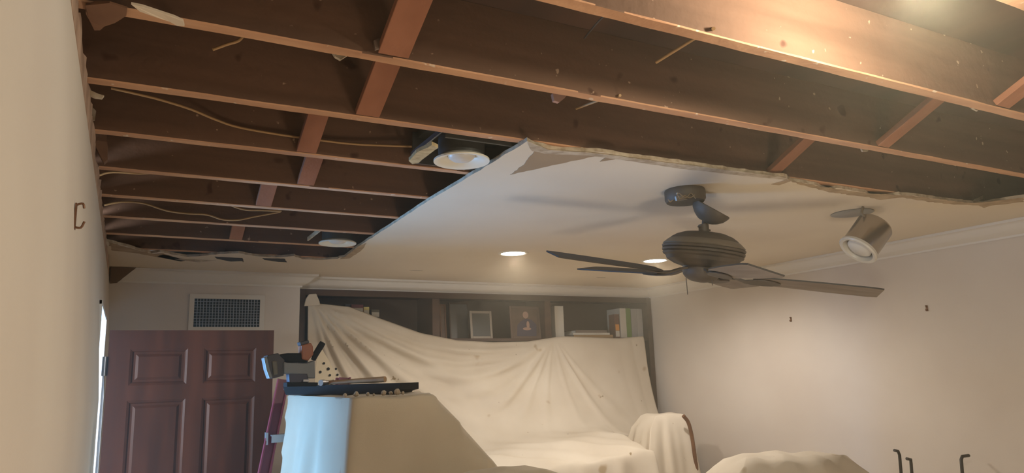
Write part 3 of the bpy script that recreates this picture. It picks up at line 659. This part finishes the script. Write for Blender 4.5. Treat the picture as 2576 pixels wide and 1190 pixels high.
# ================================================================== DROP CLOTHS
top_px = [(775, 752), (805, 764), (880, 772), (960, 802), (1060, 838), (1150, 856), (1240, 861), (1330, 859), (1395, 849), (1420, 846), (1500, 849), (1560, 851), (1620, 846)]
tp = [at(q[0], q[1], 1, 5.15) for q in top_px]
txs = [p.x for p in tp]; tzs = [p.z for p in tp]
P1 = (tp[0].x+.02, 2.34); P2 = (at(1393, 849, 1, 5.15).x, 2.06)
def sheet():
    nu, nv = 260, 170; vs = []
    x0, x1 = txs[0], txs[-1]
    for i in range(nu+1):
        u = i/nu; x = x0+(x1-x0)*u
        zt_ = float(np.interp(x, txs, tzs))
        zb = float(np.interp(x, [1.2, 1.7, 2.1, 2.5, 2.9, 3.3, 3.55, 3.8, 4.3], [1.02, 1.14, 1.21, 1.255, 1.285, 1.31, 1.30, 1.24, 1.2]))
        zf = zb-float(np.interp(x, [1.2, 2.0, 2.6, 3.2, 4.3], [.14, .13, .11, .10, .12]))
        yfr = float(np.interp(x, [1.2, 2.0, 2.8, 3.5, 4.3], [4.45, 4.30, 4.16, 4.14, 4.3]))
        K = [(5.165, zt_), (5.15, zt_-.05), (5.12, (zt_+zb)/2+.1), (5.04, zb+.22), (4.93, zb+.06), (4.78, zb), (4.5, (zb+zf)/2+.03), (yfr+.05, zf+.004), (yfr+.01, zf), (yfr, zf-.012), (yfr-.012, zf-.06), (yfr-.03, zf-.3), (yfr-.08, .5), (yfr-.12, .01)]
        kk = min(1, max(0, (x-3.42)/.16)); kk = kk*kk*(3-2*kk)
        K = [(a+(max(a, 4.92-.02*i)-a)*kk, b_) for i, (a, b_) in enumerate(K)]
        KV = catmull([Vector((0, a, b_)) for a, b_ in K], 10)
        # resample
        L = [0]
        for a, b_ in zip(KV[:-1], KV[1:]): L.append(L[-1]+(b_-a).length)
        for j in range(nv+1):
            s_ = L[-1]*(j/nv)
            y = float(np.interp(s_, L, [k.y for k in KV])); z = float(np.interp(s_, L, [k.z for k in KV]))
            # folds
            d = 0
            if z > zb-.02 and y > 4.7:
                dx, dz = x-P1[0], P1[1]-z; r = math.hypot(dx, dz)+1e-4; th = math.atan2(dz, dx)
                f = 0
                for (tc, wd, am) in ((1.30, .05, .05), (1.16, .035, .06), (1.02, .03, -.055), (.93, .03, .05), (.82, .03, -.04), (.74, .03, .035), (.62, .035, -.03), (.52, .035, .03), (.41, .04, -.022), (.33, .03, .015)):
                    tt = tc*(1-.10*(r-.5))
                    f += am*math.exp(-((th-tt)/wd)**2)
                f *= min(1, r*1.6)*math.exp(-(r/1.5)**2)
                d += f*1.0
                # hanging swags between the two pins
                t_ = (x-P1[0])/(P2[0]-P1[0])
                if 0 < t_ < 1:
                    sg = (math.sin(math.pi*t_**.8))**.8; dep = zt_-z
                    for dk, am in ((.075, .020), (.17, .020), (.29, .018), (.43, .016), (.60, .012)):
                        cc = dk*sg+.015; wd = .012+.028*dk/.3*sg+.006
                        d += 1.6*am*min(1, sg*1.5)*math.exp(-((dep-cc)/wd)**2)
                dx, dz = x-P2[0], P2[1]-z; r2 = math.hypot(dx, dz)+1e-4; th2 = math.atan2(dx, dz)
                for (tc, wd, am) in ((-1.05, .07, .022), (-.74, .05, .024), (-.52, .05, .018), (-.28, .06, .014), (.12, .06, .010), (.42, .05, .024), (.62, .06, .012)):
                    tt = tc*(1+.12*r2)
                    d += am*math.exp(-((th2-tt)/wd)**2)*min(1, r2*3)*math.exp(-(r2/.9)**4)
                d += .012*math.sin(x*23+z*2)*max(0, (x-3.8)/.5)
                fade = min(1, max(0, (zt_-z)/.06)); d *= fade
                y -= abs(d) if d < 0 else d
                if d < 0: y += 2*abs(d)*.35
            if y < 4.9:
                g = min(1, (4.9-y)/.3)
                q = (x*1.0+(y-4.5)*1.4); g *= 1-kk
                z += g*(.010*math.sin(q*11+1.2)+.008*math.sin(q*19+x*3)+.006*math.sin(x*9-y*14))*(1 if z > zf-.05 else 0)
                if z < zf: y -= .035*(1+math.sin(x*17+1.5*math.sin(x*4)))*min(1, (zf-z)/.25)+.012*math.sin(x*41)*min(1, (zf-z)/.3)
            if x < 1.32 and z > zb: pass
            vs.append((x, y, z))
    fs = [(i*(nv+1)+j, (i+1)*(nv+1)+j, (i+1)*(nv+1)+j+1, i*(nv+1)+j+1) for i in range(nu) for j in range(nv)]
    return MB().add(vs, fs)
sh = sheet().build('drop_cloth', cloth_m, smooth=80)
so = sh.modifiers.new('solid', 'SOLIDIFY'); so.thickness = .003; so.offset = -1
tag(sh, 'large cream drop cloth hung over the bookcase and the furniture in front of it', 'drop cloth')
# knotted top corner of the sheet, clipped to the frame
cpx = [(778, 740), (796, 739), (804, 758), (806, 768), (765, 770), (770, 752)]
m_ = MB().poly([at(q[0], q[1], 1, 5.135) for q in cpx], .02, 1).build('cloth_corner', cloth_m, sh, bevel=.006, tri=True)
m_['label'] = 'folded top corner of the cloth'
# dotted cream piece beside the saw
dot = thing('dotted_cloth', (1.2, 4.75, 0), 'cream cloth printed with black dots, just right of the power saw', 'cloth')
dq = [at(q[0], q[1], 1, 4.75) for q in [(808, 875), (826, 905), (850, 948), (866, 990), (890, 1080), (780, 1080), (792, 960), (796, 905)]]
loc(MB().poly(dq, .004, 1), dot).build('cloth_panel', spotcloth_m, dot, tri=True)
for (px, py, r_) in [(815, 914, .011), (826, 928, .014), (845, 928, .011), (806, 936, .012), (830, 944, .011), (849, 943, .011), (838, 958, .01), (818, 962, .01)]:
    r_ *= .72; p = at(px, py, 1, 4.7465); m_ = MB().lathe([(.001, 0), (r_, 0), (r_, .001), (.001, .001)], 9, Matrix.Translation(p) @ Matrix.Rotation(math.pi/2, 4, 'X'))
    loc(m_, dot).build('dot', black_m, dot)

def drape(name, rings, label, m, nfold=14, amp=.02, seed=1, N=180, cat='drop cloth', topbump=.004):
    """rings: list of (outline polygon [(x,y)], z or fn(x,y)) from the top centre outwards and down"""
    rnd = random.Random(seed); phs = [rnd.uniform(0, 6.28) for _ in range(8)]
    def resamp(poly):
        P_ = [Vector((a, b_)) for a, b_ in poly]; P_.append(P_[0]); L = [0]
        for a, b_ in zip(P_[:-1], P_[1:]): L.append(L[-1]+(b_-a).length)
        return [(float(np.interp(L[-1]*k/N, L, [p.x for p in P_])), float(np.interp(L[-1]*k/N, L, [p.y for p in P_]))) for k in range(N)]
    RR = [(resamp(poly), z) for poly, z in rings]
    cx = sum(p[0] for p in RR[0][0])/N; cy = sum(p[1] for p in RR[0][0])/N
    vs = []; rows_ = 0
    full = []
    ztop = max(z for _, z in rings)
    # centre rings
    for f in (.02, .35, .7):
        full.append(([(cx+(x-cx)*f, cy+(y-cy)*f) for x, y in RR[0][0]], RR[0][1]))
    for (a, za), (b_, zb_) in zip(RR[:-1], RR[1:]):
        n = max(1, int(abs(za-zb_)/.035))
        for i in range(n):
            t_ = i/n
            full.append(([(p[0]+(q[0]-p[0])*t_, p[1]+(q[1]-p[1])*t_) for p, q in zip(a, b_)], za+(zb_-za)*t_))
    full.append(RR[-1])
    for poly, z in full:
        drop = max(0, ztop-z); g = min(1, max(0, drop-.03)/.35)
        for k, (x, y) in enumerate(poly):
            a = 2*math.pi*k/N
            d = amp*g*(math.sin(a*nfold+phs[0]+.8*math.sin(a*3+phs[1]))+.5*math.sin(a*nfold*1.7+phs[2]+drop*2)+.4*math.sin(a*5+phs[3]))
            r = math.hypot(x-cx, y-cy)+1e-6
            x2 = x+(x-cx)/r*d; y2 = y+(y-cy)/r*d
            vs.append((x2, y2, max(.004, z+topbump*math.sin(x*31+phs[4])*math.sin(y*23+phs[5])*(1 if drop < .02 else 0))))
    n = len(full)
    fs = [(i*N+k, i*N+(k+1) % N, (i+1)*N+(k+1) % N, (i+1)*N+k) for i in range(n-1) for k in range(N)]+[tuple(range(N))[::-1]]
    o = MB().add(vs, fs).build(name, m, smooth=60)
    return tag(o, label, cat)
def rpoly(pts, r=.03):
    out = []; n = len(pts)
    for i in range(n):
        p = Vector(pts[i]); a = (Vector(pts[i-1])-p).normalized(); b_ = (Vector(pts[(i+1) % n])-p).normalized()
        for t_ in (0, .5, 1):
            q = p+a*r*(1-t_)+b_*r*t_ if t_ != .5 else p+(a+b_)*r*.3
            out.append((q.x, q.y))
    return out
# tall covered stack in the middle left
T0 = [(.80, 2.40), (1.088, 2.40), (1.40, 3.50), (.80, 3.50)]
def off(poly, l, r, f, bk_): return [(x+(-l if x < .95 else r), y+(-f if y < 2.8 else bk_)) for x, y in poly]
drape('drop_cloth', [(rpoly(T0), 1.700), (rpoly(off(T0, .004, .010, .006, .01)), 1.692), (rpoly(off(T0, .012, .10, .012, .02)), 1.60), (rpoly(off(T0, .02, .235, .02, .03)), 1.445), (rpoly(off(T0, .03, .40, .03, .05)), 1.22), (rpoly(off(T0, .05, .44, .05, .06)), .8), (rpoly(off(T0, .07, .47, .07, .07)), .01)], 'tall tan drop cloth tented over a stack, its left side lit blue by the doorway', cloth2_m, nfold=11, amp=.013, seed=4, N=260)
# low cloth in front, and the covered chair and pile at the right
drape('drop_cloth', [([(1.12, 2.05), (1.32, 2.05), (1.36, 2.25), (1.15, 2.25)], 1.455), ([(1.02, 1.98), (1.42, 1.98), (1.48, 2.31), (1.05, 2.31)], 1.425), ([(.98, 1.94), (1.50, 1.94), (1.55, 2.35), (1.0, 2.35)], 1.3), ([(.95, 1.9), (1.56, 1.9), (1.6, 2.37), (.98, 2.37)], .01)], 'rumpled tan drop cloth heap at the bottom, right of the tall covered stack', cloth2_m, nfold=9, amp=.01, seed=8, topbump=.01)
a = at(1632, 1042, 1, 4.45); b_ = at(1718, 1046, 1, 4.40)
K0 = [(3.64, 4.32), (4.02, 4.32), (4.04, 4.55), (3.68, 4.58)]
def gro(poly, d):
    cx = sum(p[0] for p in poly)/4; cy = sum(p[1] for p in poly)/4
    return [(cx+(x-cx)*(1+d), cy+(y-cy)*(1+d)) for x, y in poly]
drape('drop_cloth', [([(3.64, 4.34), (3.86, 4.34), (3.87, 4.46), (3.66, 4.5)], 1.435), ([(3.60, 4.32), (3.885, 4.32), (3.89, 4.48), (3.62, 4.52)], 1.422), ([(3.53, 4.29), (3.90, 4.28), (3.91, 4.5), (3.55, 4.55)], 1.34), ([(3.47, 4.24), (3.905, 4.25), (3.92, 4.52), (3.5, 4.6)], 1.2), ([(3.42, 4.18), (3.91, 4.20), (3.93, 4.54), (3.46, 4.62)], .9), ([(3.38, 4.12), (3.93, 4.14), (3.94, 4.56), (3.44, 4.64)], .01)], 'pale drop cloth draped over a wooden chair near the right wall', cloth_m, nfold=8, amp=.016, seed=21)
ch = [at(q[0], q[1], 1, 4.22) for q in [(1719, 1046), (1731, 1062), (1739, 1090), (1744, 1120), (1749, 1160), (1753, 1192)]]
ch.append(Vector((ch[-1].x+.03, 4.26, .4))); ch.append(Vector((ch[-1].x+.01, 4.26, .005)))
ct = thing('wooden_chair', (ch[-1].x, 4.26, 0), 'brown wooden chair post showing at the right edge of the draped cloth', 'chair')
loc(MB().tube(ch, .014, 10, sm=5), ct).build('back_post', brn_m, ct, smooth=50)
# covered pile against the right wall
K2 = [at(1868, 1150, 2, 1.30), at(1972, 1136, 2, 1.29), at(2108, 1160, 2, 1.27), at(2030, 1172, 2, 1.26)]
K = [(2.80, 2.64), (3.12, 2.52), (3.42, 2.62), (3.12, 2.98), (2.96, 2.98)]
drape('drop_cloth', [(gro(K[:4], 0) if 0 else [(2.86, 2.72), (3.12, 2.56), (3.38, 2.64), (3.22, 2.88), (3.0, 2.92)], 1.312), ([(2.80, 2.68), (3.14, 2.50), (3.45, 2.60), (3.27, 2.94), (2.96, 2.98)], 1.295), ([(2.68, 2.66), (3.13, 2.44), (3.56, 2.56), (3.36, 3.02), (2.9, 3.08)], 1.2), ([(2.6, 2.62), (3.13, 2.36), (3.66, 2.52), (3.42, 3.1), (2.84, 3.15)], 1.0), ([(2.56, 2.6), (3.13, 2.3), (3.7, 2.5), (3.45, 3.15), (2.8, 3.2)], .01)], 'pale drop cloth over a pile at the bottom right, before the right wall', cloth_m, nfold=10, amp=.012, seed=12, topbump=.012)
# ================================================================== LADDER, TRAY, TOOLS
ld = thing('stepladder', (.74, 3.62, 0), 'red fibreglass stepladder between the door and the tall covered stack', 'ladder')
top = at(712, 955, 1, 3.66); bt = at(663, 1190, 1, 3.60); dv = (bt-top); bot = top+dv*(top.z/(-dv.z))
top2 = top+Vector((.30, .0, 0)); bot2 = Vector((bot.x+.48, bot.y, 0))
def rail(a, b_):
    m_ = MB(); m_.bar(a, b_, .052, .012, up=(0, 1, 0)).bar(a+Vector((-.024, -.012, 0)), b_+Vector((-.024, -.012, 0)), .006, .028, up=(0, 1, 0)).bar(a+Vector((.024, -.012, 0)), b_+Vector((.024, -.012, 0)), .006, .028, up=(0, 1, 0)); return m_
loc(rail(top, bot), ld).build('side_rail', red_m, ld); loc(rail(top2, bot2), ld).build('side_rail', red_m, ld)
for z in (1.52, 1.22, .92, .62, .32):
    t_ = (top.z-z)/top.z; a = top+(bot-top)*t_; b_ = top2+(bot2-top2)*t_
    loc(MB().box((a.x-.01, a.y-.06, z-.006), (b_.x+.01, a.y+.012, z)).box((a.x-.01, a.y-.062, z-.035), (b_.x+.01, a.y-.058, z)).box((a.x-.03, a.y-.03, z-.045), (a.x-.02, a.y+.01, z+.01)), ld).build('step', alu_m, ld)
bk1 = top+Vector((.01, .03, 0)); bk2 = Vector((bot.x+.1, bot.y+.18, 0))
loc(MB().bar(bk1, bk2, .03, .015, up=(0, 1, 0)), ld).build('rear_leg', red_m, ld)
loc(MB().bar(top2+Vector((-.02, .03, 0)), Vector((bot2.x-.06, bk2.y, 0)), .03, .015, up=(0, 1, 0)), ld).build('rear_leg', red_m, ld)
# long black tray across the stack top
A = at(712, 985, 1, 3.30); B = at(1006, 977, 1, 2.75); A.z = 1.722; B.z = 1.722
dr = (B-A); dr.z = 0; L = dr.length; dr.normalize(); nr = Vector((-dr.y, dr.x, 0))
TM = Matrix((dr, nr, Vector((0, 0, 1)))).transposed().to_4x4(); TM.translation = Vector((A.x, A.y, 1.7035))
tr = thing('tool_tray', None, 'long black tray lying on top of the tall covered stack, holding tools', 'tray', M=TM)
W = .12; hh = .038
m_ = MB().poly([(0, 0, hh), (.012, 0, .008), (.02, 0, 0), (L-.035, 0, 0), (L-.03, 0, .006), (L, 0, .012), (L, 0, hh)], W, 1)
m_.build('tray_body', black_m, tr, tri=True)
MB().lathe([(.001, -.008), (.006, -.006), (.009, 0), (.006, .006), (.001, .008)], 12, Matrix.Translation((-.006, .02, .026))).build('rivet', steel_m, tr, smooth=60)
def ontray(s_, n_=.06, z=hh): return TM @ Vector((s_, n_, z))
# hammer
hp = [ontray(.22, .03, hh+.013), ontray(.34, .03, hh+.016), ontray(.62, .035, hh+.024)]
hm = thing('hammer', tuple(hp[0]), 'hammer with pale wooden handle lying on the black tray', 'hammer')
hb = ontray(.0, .03, hh+.013); u_ = (B-A).normalized()
def hpt(px, py, y): return at(px, py, 1, y)
h0, h1 = hpt(826, 956, 3.08), hpt(969, 957, 2.86)
h0 = Vector((h0.x, h0.y, 1.7035+hh+.010)); h1 = Vector((h1.x, h1.y, 1.7035+hh+.016))
m_ = MB().tube([h0, h0+(h1-h0)*.3, h0+(h1-h0)*.6, h1], [.008, .009, .0105, .012], 12, sm=4)
loc(m_, hm).build('handle', ham_m, hm, smooth=50)
hd = h0; dd = (h1-h0).normalized(); nd = Vector((-dd.y, dd.x, 0))
m_ = MB().tube([hd-nd*.05, hd-nd*.03], .013, 12, sm=0).tube([hd-nd*.03, hd+nd*.02], .009, 12, sm=0).tube([hd+nd*.02, hd+nd*.05-dd*.004, hd+nd*.075-dd*.02], [.010, .007, .003], 10, sm=3)
loc(m_, hm).build('hammer_head', steel_m, hm, smooth=50)
# power saw, standing on the tray
SY = 3.14
def s3(px, py, dy=0): return at(px, py, 1, SY+dy)
sw = thing('power_saw', tuple(s3(765, 965)), 'cordless power saw with orange battery standing at the tray left end', 'power saw')
def spoly(px, dy, th, name, m, bev=.004, lab=None):
    o = loc(MB().poly([s3(q[0], q[1], dy) for q in px], th, 1), sw).build(name, m, sw, bevel=bev, tri=True)
    if lab: o['label'] = lab
    return o
tdk = mat('tool_dark', (54, 44, 44), .5)
spoly([(672, 894), (700, 888), (706, 896), (716, 905), (714, 945), (690, 952), (682, 952), (674, 925)], 0, .09, 'motor_body', tdk, .008)
spoly([(664, 900), (672, 896), (678, 925), (686, 950), (678, 953), (670, 930)], -.012, .07, 'motor_cap', grey_m)
spoly([(684, 908), (697, 908), (700, 942), (688, 944)], -.006, .01, 'side_plate', mat('olive_plate', (104, 92, 72), .5))
spoly([(700, 892), (724, 888), (760, 888), (775, 896), (776, 912), (730, 912), (704, 906)], .01, .06, 'handle_housing', black_m, .008)
spoly([(713, 912), (770, 914), (792, 906), (793, 952), (775, 952), (772, 942), (714, 940)], -.008, .05, 'blade_guard', grey_m, .004, 'grey metal blade guard')
spoly([(758, 868), (783, 862), (788, 872), (789, 892), (775, 908), (760, 904)], .0, .07, 'battery', orange_m, .006, 'orange battery')
spoly([(754, 860), (776, 855), (779, 862), (757, 870)], .0, .06, 'battery_clip', tdk, .003)
loc(MB().tube([s3(788, 906, .02), s3(795, 890, .02), s3(806, 872, .02), s3(812, 862, .02)], [.010, .013, .014, .013], 12, sm=3), sw).build('grip_handle', black_m, sw, smooth=50)
spoly([(726, 940), (760, 930), (775, 945), (775, 968), (728, 968)], -.004, .06, 'saw_base', mat('tool_plum', (58, 52, 66), .5), .004)
spoly([(763, 954), (778, 954), (778, 961), (763, 961)], -.02, .02, 'blade_tip', mat('bright_steel', (220, 225, 235), .15, metal=.9), .002)
spoly([(722, 962), (800, 962), (800, 972), (722, 973)], -.01, .08, 'shoe_plate', black_m, .002)
# plaster crumbs on the stack edge
CR = ['leftmost plaster crumb on the front edge of the tall covered stack', 'second plaster crumb from the left under the black tray', 'plaster crumb at the middle of the black tray, left of a tiny one', 'tiniest plaster crumb under the middle of the black tray', 'large plaster crumb under the hammer handle end', 'small plaster crumb just right of the hammer handle end', 'biggest plaster crumb, under the right end of the black tray', 'rightmost plaster crumb on the tall covered stack']
for i, (px, s_) in enumerate([(868, .009), (896, .012), (925, .009), (940, .006), (965, .012), (983, .009), (1000, .015), (1014, .008)]):
    p = at(px, 997 if px > 890 else 998, 1, 2.45+.02*(i % 3)); rr = random.Random(i)
    vs = [Vector((rr.uniform(.6, 1)*s_*math.cos(a)*math.cos(e_), rr.uniform(.6, 1)*s_*math.sin(a)*math.cos(e_), s_*.8*math.sin(e_))) for e_ in (-1.2, -.4, .4, 1.2) for a in [k*1.047 for k in range(6)]]
    fs = [(j*6+k, j*6+(k+1) % 6, j*6+6+(k+1) % 6, j*6+6+k) for j in range(3) for k in range(6)]+[tuple(range(6))[::-1], tuple(range(18, 24))]
    o = MB().add(vs, fs).build('plaster_crumb', gyp_m); o.location = (p.x, p.y, 1.703+s_*.7)
    tag(o, CR[i], 'crumb', 'plaster crumbs on the tall covered stack')
# body of the added floor uplight (below the frame)
wl_ = thing('added_uplight', (1.75, .75, 0), 'added unseen floor uplight below the frame, aimed up at the joists', 'lamp')
MB().tube([(-.16, -.1, .01), (-.16, .12, .01)], .01, 8, sm=0).tube([(.16, -.1, .01), (.16, .12, .01)], .01, 8, sm=0).tube([(-.16, 0, .01), (-.14, 0, .38), (.14, 0, .38), (.16, 0, .01)], .01, 8, sm=0).build('stand', black_m, wl_)
MB().lathe([(.001, .40), (.09, .41), (.14, .47), (.145, .49), (.13, .485), (.08, .43), (.001, .425)], 32, cap=False).build('lamp_head', black_m, wl_, smooth=50)
# ================================================================== WALL HARDWARE, RODS
hk = thing('wall_bracket', tuple(at(142, 540, 0, wx(2.08))), 'small brown metal bracket on the left wall', 'bracket')
yb_ = 1.57; xw = wx(2.08)
hz1, hz0 = 2.108, 2.058
loc(MB().box((xw, yb_-.008, hz0), (xw+.003, yb_+.008, hz1)), hk).build('back_plate', hook_m, hk)
loc(MB().tube([(xw+.002, yb_, hz1-.002), (xw+.012, yb_, hz1+.001), (xw+.015, yb_, hz1-.008)], .0022, 8, sm=4), hk).build('hook_arm', hook_m, hk)
loc(MB().tube([(xw+.002, yb_, hz0+.004), (xw+.012, yb_, hz0+.004), (xw+.017, yb_, hz0+.016)], .0022, 8, sm=4), hk).build('hook_arm', hook_m, hk)
for (px, py, lb) in ((1990, 803, 'small picture hook on the right wall, the lower left of the two'), (2332, 775, 'small picture hook on the right wall, the one nearer the frame edge')):
    p = at(px, py, 0, XR); t = thing('picture_hook', tuple(p), lb, 'hook', 'picture hooks on the right wall')
    MB().box((-.003, -.006, -.018), (0, .006, .016)).build('back_plate', hook_m, t)
    MB().tube([(-.002, 0, .012), (-.012, 0, .014), (-.002, 0, .004)], .003, 8, sm=3).build('hook_arm', hook_m, t)
    MB().tube([(-.002, 0, -.008), (-.012, 0, -.016), (-.016, 0, -.006)], .003, 8, sm=3).build('hook_arm', hook_m, t)
def rod(px, lb, y):
    pts = [at(q[0], q[1], 1, y) for q in px]; pts.append(Vector((pts[-1].x+.05, y, .0065)))
    m_ = MB().tube(pts, .0085, 10, sm=0)
    tag(m_.build('iron_rod', rod_m, smooth=40), lb, 'rod', 'black bent iron rods')
rod([(2250, 1133), (2259, 1135), (2263, 1145), (2267, 1192)], 'leftmost black iron rod with a bent tip before the right wall', 2.75)
rod([(2281, 1154), (2291, 1156), (2292, 1166), (2294, 1192)], 'shorter black iron rod with a bent tip, in the middle', 2.70)
rod([(2437, 1146), (2421, 1148), (2418, 1156), (2421, 1192)], 'rightmost black iron rod, its tip bent to the right', 2.45)

# ================================================================== GLARE HAZE added to the room air to imitate lens bloom and veil
hm_ = bpy.data.materials.new('glare_haze'); hm_.use_nodes = True; nt = hm_.node_tree; nt.nodes.clear()
vo = nt.nodes.new('ShaderNodeVolumeScatter'); vo.inputs['Color'].default_value = (1, .88, .66, 1); vo.inputs['Density'].default_value = .028; vo.inputs['Anisotropy'].default_value = .55
ou = nt.nodes.new('ShaderNodeOutputMaterial'); nt.links.new(vo.outputs[0], ou.inputs['Volume'])
hz = MB().box((.0, YN+.02, .01), (XR-.01, YB+.3, 2.69)).build('glare_haze', hm_)
tag(hz, 'thin haze added to the room air to imitate lens bloom and veil', 'haze', kind='stuff')
